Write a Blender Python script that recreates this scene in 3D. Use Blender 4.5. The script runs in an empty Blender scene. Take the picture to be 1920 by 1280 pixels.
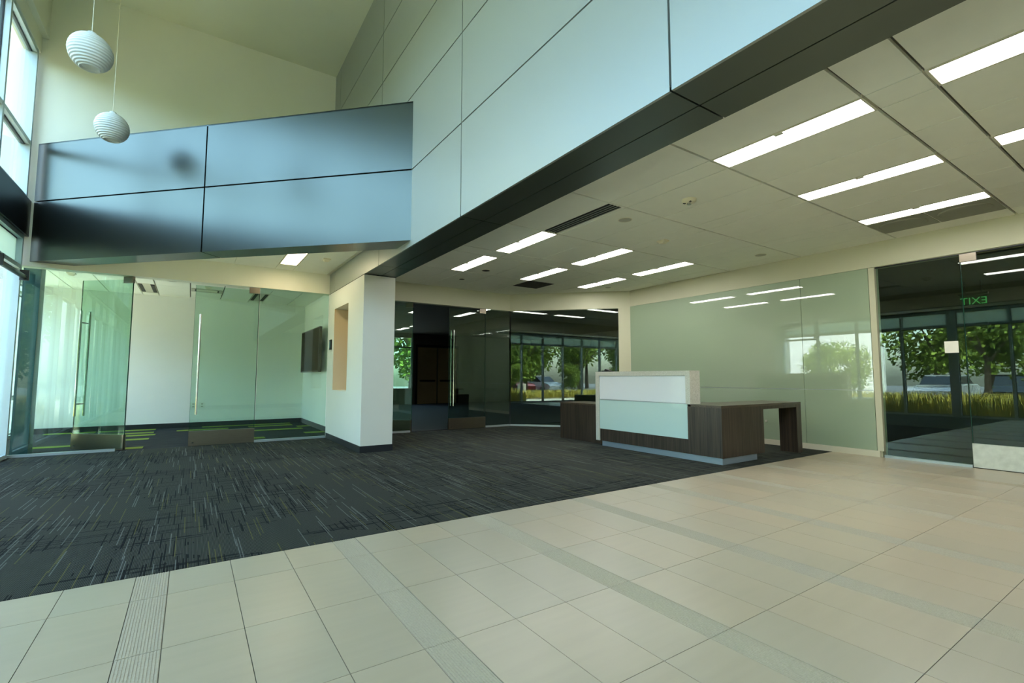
import bpy, bmesh, math, random
from mathutils import Matrix, Vector
random.seed(7)
scene = bpy.context.scene
col = scene.collection

# ------------------------------------------------------------------ camera
cam_data = bpy.data.cameras.new('camera')
cam = bpy.data.objects.new('camera', cam_data)
col.objects.link(cam)
ROT = Matrix(((0.8317945, -0.043538, -0.5533736),
              (-0.5550816, -0.0625156, -0.8294433),
              (0.0015178, 0.9970939, -0.0761673)))
cam.matrix_world = Matrix.Translation((0, 0, 1.14)) @ ROT.to_4x4()
cam_data.sensor_fit = 'HORIZONTAL'
cam_data.sensor_width = 36.0
cam_data.lens = 900.4244 / 1920.0 * 36.0
cam_data.clip_start = 0.05
cam_data.clip_end = 400
scene.camera = cam

# ------------------------------------------------------------------ world, sun, exposure
world = bpy.data.worlds.new('sky')
scene.world = world
world.use_nodes = True
wn = world.node_tree
sky = wn.nodes.new('ShaderNodeTexSky')
sky.sky_type = 'NISHITA'
sky.sun_disc = False
sky.sun_elevation = math.radians(64)
sky.sun_rotation = math.radians(125)
sky.air_density = 1.0
sky.dust_density = 3.0
sky.ozone_density = 1.5
wn.nodes['Background'].inputs['Strength'].default_value = 1.5
wn.links.new(sky.outputs['Color'], wn.nodes['Background'].inputs['Color'])

sun_data = bpy.data.lights.new('sun', 'SUN')
sun_data.energy = 14.0
sun_data.angle = math.radians(0.6)
sun_data.color = (1.0, 0.98, 0.92)
sun = bpy.data.objects.new('sun', sun_data)
sun.rotation_euler = Vector((-0.12, 0.38, -0.92)).to_track_quat('-Z', 'Y').to_euler()
sun.location = (20, -20, 30)
col.objects.link(sun)

scene.view_settings.view_transform = 'Standard'
scene.view_settings.look = 'None'
scene.view_settings.gamma = 1.0
scene.view_settings.exposure = 0.92
scene.view_settings.use_curve_mapping = False
scene.cycles.use_denoising = True
scene.cycles.max_bounces = 14
scene.cycles.diffuse_bounces = 6
scene.cycles.glossy_bounces = 5
scene.cycles.transparent_max_bounces = 24
scene.cycles.sample_clamp_indirect = 8.0
scene.cycles.caustics_reflective = False
scene.cycles.caustics_refractive = False

LAMP = 11.0            # brightness of the ceiling light diffusers

# ------------------------------------------------------------------ key dimensions (metres)
YB = 9.70             # back wall / glass partition plane
XF = 2.185            # fascia plane
XP = 2.685            # inner edge of soffit and pillar
XR = 8.43             # right wall plane
XW = -2.10            # curtain wall plane
ZC = 3.175            # low ceiling
ZG = 2.77             # head of the glass partitions
ZT = 7.2              # high ceiling
YC = 3.565            # tile / carpet edge
YS = -4.0             # front wall behind the camera

# ------------------------------------------------------------------ material helpers
MATS = {}


def srgb(r, g, b):
    f = lambda c: c / 12.92 if c <= 0.04045 else ((c + 0.055) / 1.055) ** 2.4
    return (f(r / 255), f(g / 255), f(b / 255), 1.0)


class NT:
    def __init__(self, name):
        self.m = bpy.data.materials.new(name)
        self.m.use_nodes = True
        self.t = self.m.node_tree
        self.bsdf = self.t.nodes['Principled BSDF']
        self.out = self.t.nodes['Material Output']
        MATS[name] = self.m

    def n(self, kind, **kw):
        nd = self.t.nodes.new(kind)
        for k, v in kw.items():
            setattr(nd, k, v)
        return nd

    def l(self, a, b):
        self.t.links.new(a, b)

    def math(self, op, a, b=None, c=None):
        nd = self.n('ShaderNodeMath', operation=op)
        for i, v in enumerate((a, b, c)):
            if v is None:
                continue
            if hasattr(v, 'links'):
                self.l(v, nd.inputs[i])
            else:
                nd.inputs[i].default_value = v
        return nd.outputs[0]

    def mix(self, fac, a, b):
        nd = self.n('ShaderNodeMix', data_type='RGBA')
        for s, v in ((nd.inputs[0], fac), (nd.inputs[6], a), (nd.inputs[7], b)):
            if hasattr(v, 'links'):
                self.l(v, s)
            else:
                s.default_value = v
        return nd.outputs[2]

    def set(self, **kw):
        for k, v in kw.items():
            s = self.bsdf.inputs[k.replace('_', ' ')]
            if hasattr(v, 'links'):
                self.l(v, s)
            else:
                s.default_value = v
        return self

    def coords(self, scale=(1, 1, 1), world=False):
        if world:
            src = self.n('ShaderNodeNewGeometry').outputs['Position']
        else:
            src = self.n('ShaderNodeTexCoord').outputs['Object']
        mp = self.n('ShaderNodeMapping')
        mp.inputs['Scale'].default_value = scale
        self.l(src, mp.inputs['Vector'])
        return mp.outputs[0]

    def noise(self, scale, vec=None, detail=3.0):
        nd = self.n('ShaderNodeTexNoise')
        nd.inputs['Scale'].default_value = scale
        nd.inputs['Detail'].default_value = detail
        if vec is not None:
            self.l(vec, nd.inputs['Vector'])
        return nd.outputs['Fac']

    def bump(self, height, strength=0.2, dist=0.01):
        nd = self.n('ShaderNodeBump')
        nd.inputs['Strength'].default_value = strength
        nd.inputs['Distance'].default_value = dist
        self.l(height, nd.inputs['Height'])
        self.l(nd.outputs[0], self.bsdf.inputs['Normal'])


def simple(name, c, rough=0.5, metal=0.0, var=0.04, scale=3.0, spec=0.5, bump=0.0, bscale=80.0, wvec=True, stretch=(1, 1, 1)):
    m = NT(name)
    v = m.coords(stretch, world=wvec)
    f = m.noise(scale, v)
    lo = tuple(x * (1 - var) for x in c[:3]) + (1,)
    hi = tuple(min(1, x * (1 + var)) for x in c[:3]) + (1,)
    m.set(Base_Color=m.mix(f, lo, hi), Roughness=rough, Metallic=metal, Specular_IOR_Level=spec)
    if bump:
        m.bump(m.noise(bscale, v), bump, 0.003)
    return m


def glass_material(name, tint, ior=1.6):
    m = NT(name)
    g = m.n('ShaderNodeNewGeometry')
    fr = m.n('ShaderNodeFresnel')
    # inside face of the pane: same outward-facing reflectance as the front face
    i = m.math('MULTIPLY_ADD', g.outputs['Backfacing'], 1.0 / ior - ior, ior)
    m.l(i, fr.inputs['IOR'])
    tr = m.n('ShaderNodeBsdfTransparent')
    tr.inputs['Color'].default_value = tint
    gl = m.n('ShaderNodeBsdfGlossy')
    gl.inputs['Roughness'].default_value = 0.0
    gl.inputs['Color'].default_value = (0.95, 1.0, 0.97, 1)
    mx = m.n('ShaderNodeMixShader')
    m.l(fr.outputs[0], mx.inputs[0])
    m.l(tr.outputs[0], mx.inputs[1])
    m.l(gl.outputs[0], mx.inputs[2])
    m.l(mx.outputs[0], m.out.inputs['Surface'])
    m.t.nodes.remove(m.bsdf)
    return m


# paint, ceilings, trims
simple('wall_paint', srgb(206, 205, 178), 0.55, var=0.02, bump=0.05)
simple('conference_paint', srgb(244, 244, 238), 0.5, var=0.02, bump=0.05)
simple('niche_paint', srgb(212, 190, 156), 0.6, var=0.02, bump=0.05)
simple('white_paint', srgb(222, 222, 210), 0.5, var=0.02, bump=0.05)
simple('upper_paint', srgb(236, 236, 216), 0.55, var=0.02, bump=0.05)
simple('ceiling_paint', srgb(226, 230, 206), 0.7, var=0.02)
simple('ceiling_tile', srgb(245, 246, 232), 0.75, var=0.03, scale=6, bump=0.12, bscale=300)
simple('ceiling_grid', srgb(92, 90, 76), 0.6)
simple('black_base', srgb(26, 30, 34), 0.45)
simple('cream_base', srgb(214, 210, 188), 0.45, var=0.02)
simple('aluminium', srgb(190, 200, 202), 0.32, 0.7, var=0.05)
simple('window_frame', srgb(186, 202, 204), 0.4, 0.25, var=0.03)
simple('gasket', srgb(18, 22, 24), 0.6)
simple('dark_beam', srgb(30, 34, 36), 0.35, 0.4)
simple('joint_black', srgb(14, 18, 20), 0.8)
simple('dark_metal', srgb(72, 112, 120), 0.35, 0.3)
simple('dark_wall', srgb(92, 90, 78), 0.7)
simple('office_brown', srgb(176, 148, 108), 0.5)
simple('black_plastic', srgb(22, 24, 25), 0.35)
simple('screen', srgb(14, 17, 17), 0.8, spec=0.03)
simple('tinted_leaf', srgb(20, 24, 22), 0.5)
simple('cream_plastic', srgb(232, 226, 198), 0.4)
simple('grey_plastic', srgb(186, 186, 170), 0.5)
simple('chrome', srgb(200, 200, 198), 0.12, 1.0)
simple('paper', srgb(238, 238, 226), 0.7, var=0.01)
simple('lamp_shade', srgb(232, 236, 232), 0.5, var=0.01)
simple('grille_dark', srgb(40, 42, 36), 0.6)
simple('vane', srgb(150, 156, 146), 0.4, 0.3)
simple('diffuser_plate', srgb(150, 152, 134), 0.6, 0.1)
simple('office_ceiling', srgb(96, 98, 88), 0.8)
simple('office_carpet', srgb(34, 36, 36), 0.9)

# satin aluminium composite panels
m = NT('panel_metal')
v = m.coords((1, 1, 1), world=True)
m.set(Base_Color=m.mix(m.noise(0.7, v), srgb(160, 166, 158), srgb(166, 172, 164)), Metallic=0.5, Roughness=0.4)
m = NT('bulkhead_metal')
v = m.coords((1, 1, 1), world=True)
m.set(Base_Color=m.mix(m.noise(0.7, v), srgb(88, 94, 88), srgb(94, 100, 94)), Metallic=0.9, Roughness=0.30)
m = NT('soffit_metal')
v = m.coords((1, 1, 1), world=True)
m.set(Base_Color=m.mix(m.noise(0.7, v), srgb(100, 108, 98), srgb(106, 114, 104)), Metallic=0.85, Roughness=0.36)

# brushed steel
m = NT('brushed_steel')
v = m.coords((2, 2, 160), world=False)
f = m.noise(3.0, v, 4)
m.set(Base_Color=m.mix(f, srgb(120, 112, 98), srgb(152, 144, 130)), Metallic=1.0, Roughness=0.3)
m = NT('mottled_steel')
v = m.coords((1, 3, 3), world=True)
f = m.noise(5.0, v, 6)
m.set(Base_Color=m.mix(f, srgb(184, 188, 176), srgb(230, 232, 222)), Metallic=0.35, Roughness=0.42)

# glass
glass_material('clear_glass', (0.83, 0.935, 0.885, 1), 1.62)
glass_material('door_glass', (0.79, 0.91, 0.85, 1), 1.62)
glass_material('tinted_glass', (0.55, 0.62, 0.58, 1), 1.5)
glass_material('window_glass', (0.90, 0.975, 0.925, 1), 1.5)
m = NT('film_glass')
tl = m.n('ShaderNodeBsdfTranslucent')
tl.inputs['Color'].default_value = srgb(206, 222, 204)
mx = m.n('ShaderNodeMixShader')
mx.inputs[0].default_value = 0.65
m.set(Base_Color=srgb(206, 218, 204), Roughness=0.4)
m.l(m.bsdf.outputs[0], mx.inputs[1])
m.l(tl.outputs[0], mx.inputs[2])
m.l(mx.outputs[0], m.out.inputs['Surface'])
m = NT('glass_edge')
m.set(Base_Color=srgb(20, 60, 48), Roughness=0.15)
m = NT('frosted_glass')
v = m.coords((1, 1, 1), world=True)
m.set(Base_Color=m.mix(m.noise(0.6, v), srgb(158, 177, 149), srgb(164, 183, 155)), Roughness=0.45, Coat_Weight=1.0, Coat_Roughness=0.015, Coat_IOR=2.0)
m = NT('desk_glass')
m.set(Base_Color=srgb(204, 232, 224), Roughness=0.35, Coat_Weight=1.0, Coat_Roughness=0.03)
m = NT('desk_white')
m.set(Base_Color=srgb(240, 244, 246), Roughness=0.35, Coat_Weight=0.6, Coat_Roughness=0.05)
m = NT('toe_kick')
v = m.coords((2, 2, 60), world=True)
m.set(Base_Color=m.mix(m.noise(4, v), srgb(150, 170, 184), srgb(176, 194, 206)), Metallic=0.6, Roughness=0.3)

# quartz counter
m = NT('quartz')
v = m.coords((1, 1, 1), world=True)
f = m.noise(160.0, v, 2)
ramp = m.n('ShaderNodeValToRGB')
ramp.color_ramp.elements[0].position = 0.35
ramp.color_ramp.elements[1].position = 0.62
ramp.color_ramp.elements[0].color = srgb(186, 184, 168)
ramp.color_ramp.elements[1].color = srgb(222, 222, 210)
m.l(f, ramp.inputs[0])
m.set(Base_Color=ramp.outputs[0], Roughness=0.22)

# dark striped wood laminate, grain upright
def wood(name, stretch, dark, light, rough):
    m = NT(name)
    v = m.coords(stretch, world=True)
    f = m.noise(5.0, v, 5)
    g = m.noise(1.6, v, 2)
    r = m.n('ShaderNodeValToRGB')
    r.color_ramp.elements[0].position = 0.36
    r.color_ramp.elements[1].position = 0.66
    r.color_ramp.elements[0].color = dark
    r.color_ramp.elements[1].color = light
    m.l(m.math('MULTIPLY_ADD', f, 0.6, m.math('MULTIPLY', g, 0.42)), r.inputs[0])
    m.set(Base_Color=r.outputs[0], Roughness=rough)


wood('wood', (14, 14, 0.35), srgb(30, 25, 21), srgb(74, 63, 52), 0.38)
wood('wood_top', (1.2, 12, 12), srgb(50, 42, 34), srgb(92, 80, 64), 0.28)

# stone floor tile: soft streaks along X, a different tone on each tile
m = NT('floor_tile')
v = m.coords((0.7, 7, 1), world=True)
f = m.noise(2.4, v, 5)
cl = m.noise(1.1, m.coords((1, 1, 1), world=True), 2)
oi = m.n('ShaderNodeObjectInfo').outputs['Random']
base = m.mix(m.math('MULTIPLY_ADD', f, 0.55, m.math('MULTIPLY', cl, 0.45)), srgb(156, 145, 122), srgb(181, 170, 145))
tone = m.mix(oi, (0.93, 0.95, 0.95, 1), (1.03, 1.0, 0.97, 1))
mu = m.n('ShaderNodeMix', data_type='RGBA', blend_type='MULTIPLY')
mu.inputs[0].default_value = 1.0
m.l(base, mu.inputs[6])
m.l(tone, mu.inputs[7])
m.set(Base_Color=mu.outputs[2], Roughness=m.math('MULTIPLY_ADD', f, 0.12, 0.27), Specular_IOR_Level=0.5)
m = NT('strip_tile')
v = m.coords((1, 1, 1), world=True)
f = m.noise(90.0, v, 3)
m.set(Base_Color=m.mix(f, srgb(157, 147, 126), srgb(184, 174, 150)), Roughness=0.6, Specular_IOR_Level=0.3)
m.bump(f, 0.35, 0.004)
simple('grout', srgb(92, 88, 78), 0.9)

# lobby carpet: fine ribs along Y with pale, olive and black threads
m = NT('carpet')
pos = m.n('ShaderNodeNewGeometry').outputs['Position']
sep = m.n('ShaderNodeSeparateXYZ')
m.l(pos, sep.inputs[0])
X, Y = sep.outputs[0], sep.outputs[1]


def hash2(m, a, b, seed):
    wnn = m.n('ShaderNodeTexWhiteNoise', noise_dimensions='3D')
    cb = m.n('ShaderNodeCombineXYZ')
    m.l(a, cb.inputs[0])
    if hasattr(b, 'links'):
        m.l(b, cb.inputs[1])
    else:
        cb.inputs[1].default_value = b
    cb.inputs[2].default_value = seed
    m.l(cb.outputs[0], wnn.inputs['Vector'])
    return wnn.outputs['Value']


def threads(m, across, along, pitch, length, keep, seed):
    """1 where a thread of the given pitch runs; random starts, random lengths"""
    u = m.math('FLOOR', m.math('DIVIDE', across, pitch))
    r = hash2(m, u, 3.0, seed)
    s = m.math('ADD', m.math('DIVIDE', along, length), m.math('MULTIPLY', r, 17.0))
    vv = m.math('FLOOR', s)
    h = hash2(m, u, vv, seed + 5)
    return m.math('GREATER_THAN', h, 1.0 - keep), hash2(m, u, vv, seed + 9)


rib = m.math('PINGPONG', m.math('DIVIDE', X, 0.0078), 0.5)
rib = m.math('SMOOTH_MIN', m.math('MULTIPLY', rib, 2.0), 1.0, 0.4)
ribcol = m.mix(rib, srgb(10, 13, 13), srgb(76, 80, 72))
big = m.noise(1.3, pos, 2)
ribcol = m.mix(m.math('MULTIPLY', big, 0.25), ribcol, srgb(46, 52, 48))
dk1, _ = threads(m, X, Y, 0.0078, 0.36, 0.12, 1.0)
dk2, _ = threads(m, Y, X, 0.014, 0.45, 0.10, 31.0)
near = m.math('GREATER_THAN', m.noise(0.55, pos, 1), 0.44)
c = m.mix(m.math('MULTIPLY', m.math('MULTIPLY', dk1, near), 0.9), ribcol, srgb(15, 18, 20))
c = m.mix(m.math('MULTIPLY', m.math('MULTIPLY', dk2, near), 0.85), c, srgb(16, 19, 21))
lt, lr = threads(m, X, Y, 0.0078, 0.48, 0.072, 61.0)
ltc = m.mix(m.math('GREATER_THAN', lr, 0.55), srgb(126, 132, 126), srgb(112, 110, 58))
c = m.mix(m.math('MULTIPLY', lt, m.math('MULTIPLY_ADD', rib, 0.6, 0.05)), c, ltc)
m.set(Base_Color=c, Roughness=0.95, Specular_IOR_Level=0.1)
m.bump(rib, 0.5, 0.004)

# meeting room carpet, plain and lime planks with fine streaks along X
for nm, a, b in (('carpet_dark', srgb(28, 32, 36), srgb(66, 72, 74)), ('carpet_lime', srgb(108, 126, 46), srgb(146, 164, 80))):
    m = NT(nm)
    v = m.coords((1.0, 40, 1), world=True)
    f = m.noise(2.5, v, 4)
    r = m.n('ShaderNodeValToRGB')
    r.color_ramp.elements[0].position = 0.4
    r.color_ramp.elements[1].position = 0.68
    r.color_ramp.elements[0].color = a
    r.color_ramp.elements[1].color = b
    m.l(f, r.inputs[0])
    m.set(Base_Color=r.outputs[0], Roughness=0.95, Specular_IOR_Level=0.1)

# lit diffusers
def emitter(name, color, strength):
    m = NT(name)
    m.set(Base_Color=(0.8, 0.8, 0.8, 1), Emission_Color=color, Emission_Strength=strength)


emitter('lamp_diffuser', (1.0, 0.97, 0.93, 1), LAMP)
emitter('lamp_warm', (1.0, 0.80, 0.52, 1), LAMP * 0.9)
emitter('exit_green', (0.03, 1.0, 0.12, 1), 0.16)

# outdoors
simple('concrete', srgb(196, 190, 176), 0.8, var=0.06, scale=2)
simple('asphalt', srgb(92, 92, 94), 0.9, var=0.08)
simple('soil', srgb(96, 84, 60), 0.95, var=0.1)
simple('white_render', srgb(232, 230, 222), 0.8, var=0.02)
simple('bark', srgb(78, 64, 50), 0.9, var=0.2, scale=9)
for nm, a, b in (('leaf_green', srgb(62, 88, 28), srgb(140, 158, 62)), ('grass_blade', srgb(156, 148, 58), srgb(226, 210, 112))):
    m = NT(nm)
    f = m.noise(1.6, m.coords((1, 1, 1), world=True), 3)
    r = m.n('ShaderNodeValToRGB')
    r.color_ramp.elements[0].position = 0.3
    r.color_ramp.elements[1].position = 0.7
    r.color_ramp.elements[0].color = a
    r.color_ramp.elements[1].color = b
    m.l(f, r.inputs[0])
    m.set(Base_Color=r.outputs[0], Roughness=0.7, Specular_IOR_Level=0.25)
for nm, c in (('car_silver', srgb(190, 194, 198)), ('car_blue', srgb(40, 74, 130)), ('car_red', srgb(120, 30, 28)), ('car_white', srgb(228, 230, 230)), ('car_dark', srgb(40, 42, 46))):
    m = NT(nm)
    m.set(Base_Color=c, Roughness=0.3, Metallic=0.3, Coat_Weight=0.8)
simple('car_window', srgb(26, 32, 36), 0.08)
simple('rubber', srgb(24, 24, 24), 0.8)

# ------------------------------------------------------------------ object helpers
def tag(o, label=None, cat=None, group=None, kind=None):
    if label:
        o['label'] = label
    if cat:
        o['category'] = cat
    if group:
        o['group'] = group
    if kind:
        o['kind'] = kind
    return o


def empty(name, loc=(0, 0, 0), rz=0.0, **kw):
    o = bpy.data.objects.new(name, None)
    o.location = loc
    o.rotation_euler = (0, 0, rz)
    o.empty_display_size = 0.1
    col.objects.link(o)
    return tag(o, **kw)


def link(name, me, mat, parent=None, **kw):
    if mat:
        me.materials.clear()
        me.materials.append(MATS[mat])
    o = bpy.data.objects.new(name, me)
    if parent is not None:
        o.parent = parent
    col.objects.link(o)
    return tag(o, **kw)


class MB:
    """collects simple solids and links them as one mesh object"""
    def __init__(self):
        self.v, self.f = [], []

    def prism(self, poly, z0, z1):
        a = sum(poly[i][0] * poly[(i + 1) % len(poly)][1] - poly[(i + 1) % len(poly)][0] * poly[i][1] for i in range(len(poly)))
        if a < 0:
            poly = list(reversed(poly))
        n, b = len(poly), len(self.v)
        self.v += [(p[0], p[1], z0) for p in poly] + [(p[0], p[1], z1) for p in poly]
        self.f.append([b + i for i in reversed(range(n))])
        self.f.append([b + n + i for i in range(n)])
        for i in range(n):
            j = (i + 1) % n
            self.f.append([b + i, b + j, b + n + j, b + n + i])
        return self

    def box(self, x0, x1, y0, y1, z0, z1):
        x0, x1 = min(x0, x1), max(x0, x1)
        y0, y1 = min(y0, y1), max(y0, y1)
        return self.prism([(x0, y0), (x1, y0), (x1, y1), (x0, y1)], min(z0, z1), max(z0, z1))

    def tube(self, p0, p1, r, n=14, r1=None):
        p0, p1 = Vector(p0), Vector(p1)
        r1 = r if r1 is None else r1
        d = (p1 - p0).normalized()
        u = d.orthogonal().normalized()
        w = d.cross(u)
        b = len(self.v)
        for p, q in ((p0, r), (p1, r1)):
            for i in range(n):
                t = 2 * math.pi * i / n
                self.v.append(tuple(p + u * (q * math.cos(t)) + w * (q * math.sin(t))))
        self.f.append([b + i for i in reversed(range(n))])
        self.f.append([b + n + i for i in range(n)])
        for i in range(n):
            j = (i + 1) % n
            self.f.append([b + i, b + j, b + n + j, b + n + i])
        return self

    def lathe(self, prof, n=40, c=(0, 0)):
        b = len(self.v)
        for r, z in prof:
            for i in range(n):
                t = 2 * math.pi * i / n
                self.v.append((c[0] + r * math.cos(t), c[1] + r * math.sin(t), z))
        for k in range(len(prof) - 1):
            for i in range(n):
                j = (i + 1) % n
                self.f.append([b + k * n + i, b + k * n + j, b + (k + 1) * n + j, b + (k + 1) * n + i])
        return self

    def mesh(self, name):
        me = bpy.data.meshes.new(name)
        me.from_pydata(self.v, [], self.f)
        me.validate()
        me.update()
        return me

    def build(self, name, mat, parent=None, bevel=0.0, smooth=False, **kw):
        me = self.mesh(name)
        if bevel:
            bm = bmesh.new()
            bm.from_mesh(me)
            bmesh.ops.bevel(bm, geom=bm.edges[:], offset=bevel, segments=2, affect='EDGES', profile=0.7)
            bm.to_mesh(me)
            bm.free()
        if smooth:
            for p in me.polygons:
                p.use_smooth = True
        return link(name, me, mat, parent, **kw)


def box(name, b, mat, parent=None, bevel=0.0, **kw):
    return MB().box(*b).build(name, mat, parent, bevel, **kw)


def copy_tree(o, parent=None):
    c = o.copy()
    col.objects.link(c)
    if parent is not None:
        c.parent = parent
    for ch in list(o.children):
        copy_tree(ch, c)
    return c


S = 'structure'

# ------------------------------------------------------------------ floors
floor = box('floor', (-2.6, XR + 0.3, YS - 0.3, YC, -0.08, -0.004), 'grout', kind=S, label='grout bed of the stone tile floor')
PER, SW, TW = 1.081, 0.156, 0.3083
edges_y = [YC - 0.37 - 0.6145 * k for k in range(9)]
rows = [(edges_y[0], YC)] + [(edges_y[k + 1], edges_y[k]) for k in range(7)]
for (y0, y1) in rows:
    for k in range(-3, 9):
        c = -0.131 + PER * k
        xs = [(c - SW / 2, c + SW / 2, True)] + [(c + SW / 2 + TW * i, c + SW / 2 + TW * (i + 1), False) for i in range(3)]
        for (x0, x1, strip) in xs:
            x0, x1 = max(x0, -2.08), min(x1, XR)
            if x1 - x0 < 0.03 or (strip and x0 > 8.4):
                continue
            g = 0.0016
            if strip:
                mb = MB()
                n = 13
                w = (x1 - x0 - 2 * g) / n
                mb.box(x0 + g, x1 - g, y0 + g, y1 - g, -0.02, -0.0016)
                for i in range(n):
                    mb.box(x0 + g + w * (i + 0.22), x0 + g + w * (i + 0.78), y0 + g, y1 - g, -0.0018, 0.0)
                mb.build('ribbed_tile', 'strip_tile', floor)
            else:
                box('stone_tile', (x0 + g, x1 - g, y0 + g, y1 - g, -0.02, 0.0), 'floor_tile', floor)

box('floor_carpet', (-2.3, XR + 0.05, YC + 0.001, YB, -0.08, 0.003), 'carpet', kind=S, label='dark ribbed carpet with pale and olive threads')
conf_floor = box('floor_conference', (-2.75, 2.43, YB, 13.45, -0.08, 0.002), 'carpet_dark', kind=S, label='dark carpet of the meeting room')
for (x, y, w) in [(-1.56, 13.15, 0.97), (-2.4, 13.15, 0.8), (-1.55, 12.45, 0.96), (-0.2, 12.55, 0.96), (0.27, 13.2, 0.96), (1.18, 13.2, 0.96), (1.19, 11.7, 0.97),
                  (2.13, 12.2, 0.3), (-1.1, 11.2, 0.5), (-1.2, 9.85, 0.6), (0.6, 10.25, 0.63), (2.02, 10.7, 0.41), (1.17, 12.7, 0.94), (-2.3, 10.7, 0.96),
                  (-1.5, 11.95, 0.96), (0.1, 10.9, 0.2)]:
    box('carpet_plank', (x, min(x + w, 2.42), y, y + 0.25, 0.0, 0.005), 'carpet_lime', conf_floor)
box('floor_office', (XP, 14.6, YB + 0.12, 20.1, -0.08, 0.002), 'office_carpet', kind=S)
box('floor_office_east', (XR + 0.06, 14.6, YS - 0.2, YB + 0.12, -0.08, 0.0), 'office_carpet', kind=S)

# ------------------------------------------------------------------ low ceiling with tiles
ceiling = box('ceiling', (XP - 0.02, XR + 0.25, YS - 0.3, YB + 0.3, ZC + 0.03, ZC + 0.15), 'ceiling_grid', kind=S, label='grid of the low suspended ceiling')
cx = [2.70, 3.33, 3.96, 4.255, 4.895, 5.53, 5.82, 6.465, 7.09, 7.385, 8.04, XR + 0.01]
cy = [YS, -2.7, -1.5, -0.215, 1.015, 1.365, 2.595, 3.905, 5.19, 6.445, 6.79, 8.045, 9.70]
lights = [(3, 6), (6, 6), (9, 6), (3, 4), (6, 4), (9, 4), (3, 9), (3, 11), (6, 9), (6, 11), (9, 9), (9, 11), (3, 2), (6, 2), (9, 2)]
lights_set = set(lights)
skip = set()
for i in range(1, len(cx)):
    for j in range(1, len(cy)):
        x0, x1, y0, y1 = cx[i - 1], cx[i], cy[j - 1], cy[j]
        if (i, j) in lights_set or (i, j) == (3, 8):
            continue
        if (i, j) == (7, 12):
            y0 = 8.70
        g = 0.006
        gy = 0.012
        poly = [(x0 + g, y0 + gy), (x1 - g, y0 + gy), (x1 - g, y1 - gy), (x0 + g, y1 - gy)]
        if j == 12:
            top = lambda x: min(9.69, 9.69 - (x - 6.42))
            poly = [(x0 + g, y0 + gy), (x1 - g, y0 + gy), (x1 - g, top(x1)), (max(x0 + g, min(x1 - g, 6.42)), top(max(x0, min(x1, 6.42)))), (x0 + g, top(x0))]
            poly = [p for k, p in enumerate(poly) if k == 0 or (abs(p[0] - poly[k - 1][0]) + abs(p[1] - poly[k - 1][1]) > 0.01)]
            poly = [(px, max(py, y0 + gy)) for px, py in poly]
            if top(x0) - y0 < 0.05:
                continue
        MB().prism(poly, ZC, ZC + 0.028).build('ceiling_tile', 'ceiling_tile', ceiling)

# high ceiling, alcove ceiling
box('ceiling_upper', (-2.3, XF + 0.3, YS - 0.3, YB + 0.3, ZT, ZT + 0.2), 'ceiling_paint', kind=S, label='plain ceiling of the double height lobby')
ZA = 3.15
alc = MB().prism([(XF + 0.02, 6.02), (-1.53, YB), (XF + 0.02, YB)], ZA + 0.03, ZA + 0.12).build('ceiling_alcove', 'ceiling_grid', kind=S)
hyp = lambda x: 8.19 - x
for (x0, x1) in [(-1.5, -0.75), (-0.75, -0.08), (-0.08, 0.555), (0.555, 1.21), (1.51, 2.13)]:
    MB().prism([(x0 + .004, hyp(x0) + .02), (x1 - .004, hyp(x1) + .02), (x1 - .004, YB - .004), (x0 + .004, YB - .004)], ZA, ZA + 0.028).build('ceiling_tile', 'ceiling_tile', alc)
MB().prism([(1.214, hyp(1.21) + .02), (1.506, hyp(1.51) + .02), (1.506, 7.98), (1.214, 7.98)], ZA, ZA + 0.028).build('ceiling_tile', 'ceiling_tile', alc)
box('ceiling_tile', (1.214, 1.506, 9.23, YB - .004, ZA, ZA + .028), 'ceiling_tile', alc)
box('edge_trim', (2.13, 2.18, 6.1, YB - .004, ZA - 0.006, ZA + 0.028), 'cream_base', alc)

# ------------------------------------------------------------------ fascia of metal panels with soffit
fasc = box('wall_fascia', (XF + 0.022, XF + 0.26, YS, YB, 2.80, ZT), 'joint_black', kind=S, label='wall of pale satin metal panels above the low ceiling edge')
fy = [YS, -3.43, -0.885, 1.665, 4.21, 6.75, 9.29, YB]
fz = [2.76, 3.735, 4.71, 5.51, 6.30, ZT]
for i in range(len(fy) - 1):
    for j in range(len(fz) - 1):
        g = 0.0075
        box('panel', (XF, XF + 0.02, fy[i] + g, fy[i + 1] - g, fz[j] + (g if j else 0), fz[j + 1] - g), 'panel_metal', fasc)
    for (x0, x1) in ((XF + 0.001, 2.446), (2.456, XP + 0.015)):
        ye = min(fy[i + 1] - 0.006, YB)
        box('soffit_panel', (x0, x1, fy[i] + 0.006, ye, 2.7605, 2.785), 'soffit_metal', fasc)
box('soffit_backing', (XF + 0.01, XP + 0.01, YS, YB, 2.786, 2.80), 'joint_black', fasc)
box('inner_return', (XP + 0.0, XP + 0.016, YS, YB, 2.786, ZC + 0.03), 'wall_paint', fasc)

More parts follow.
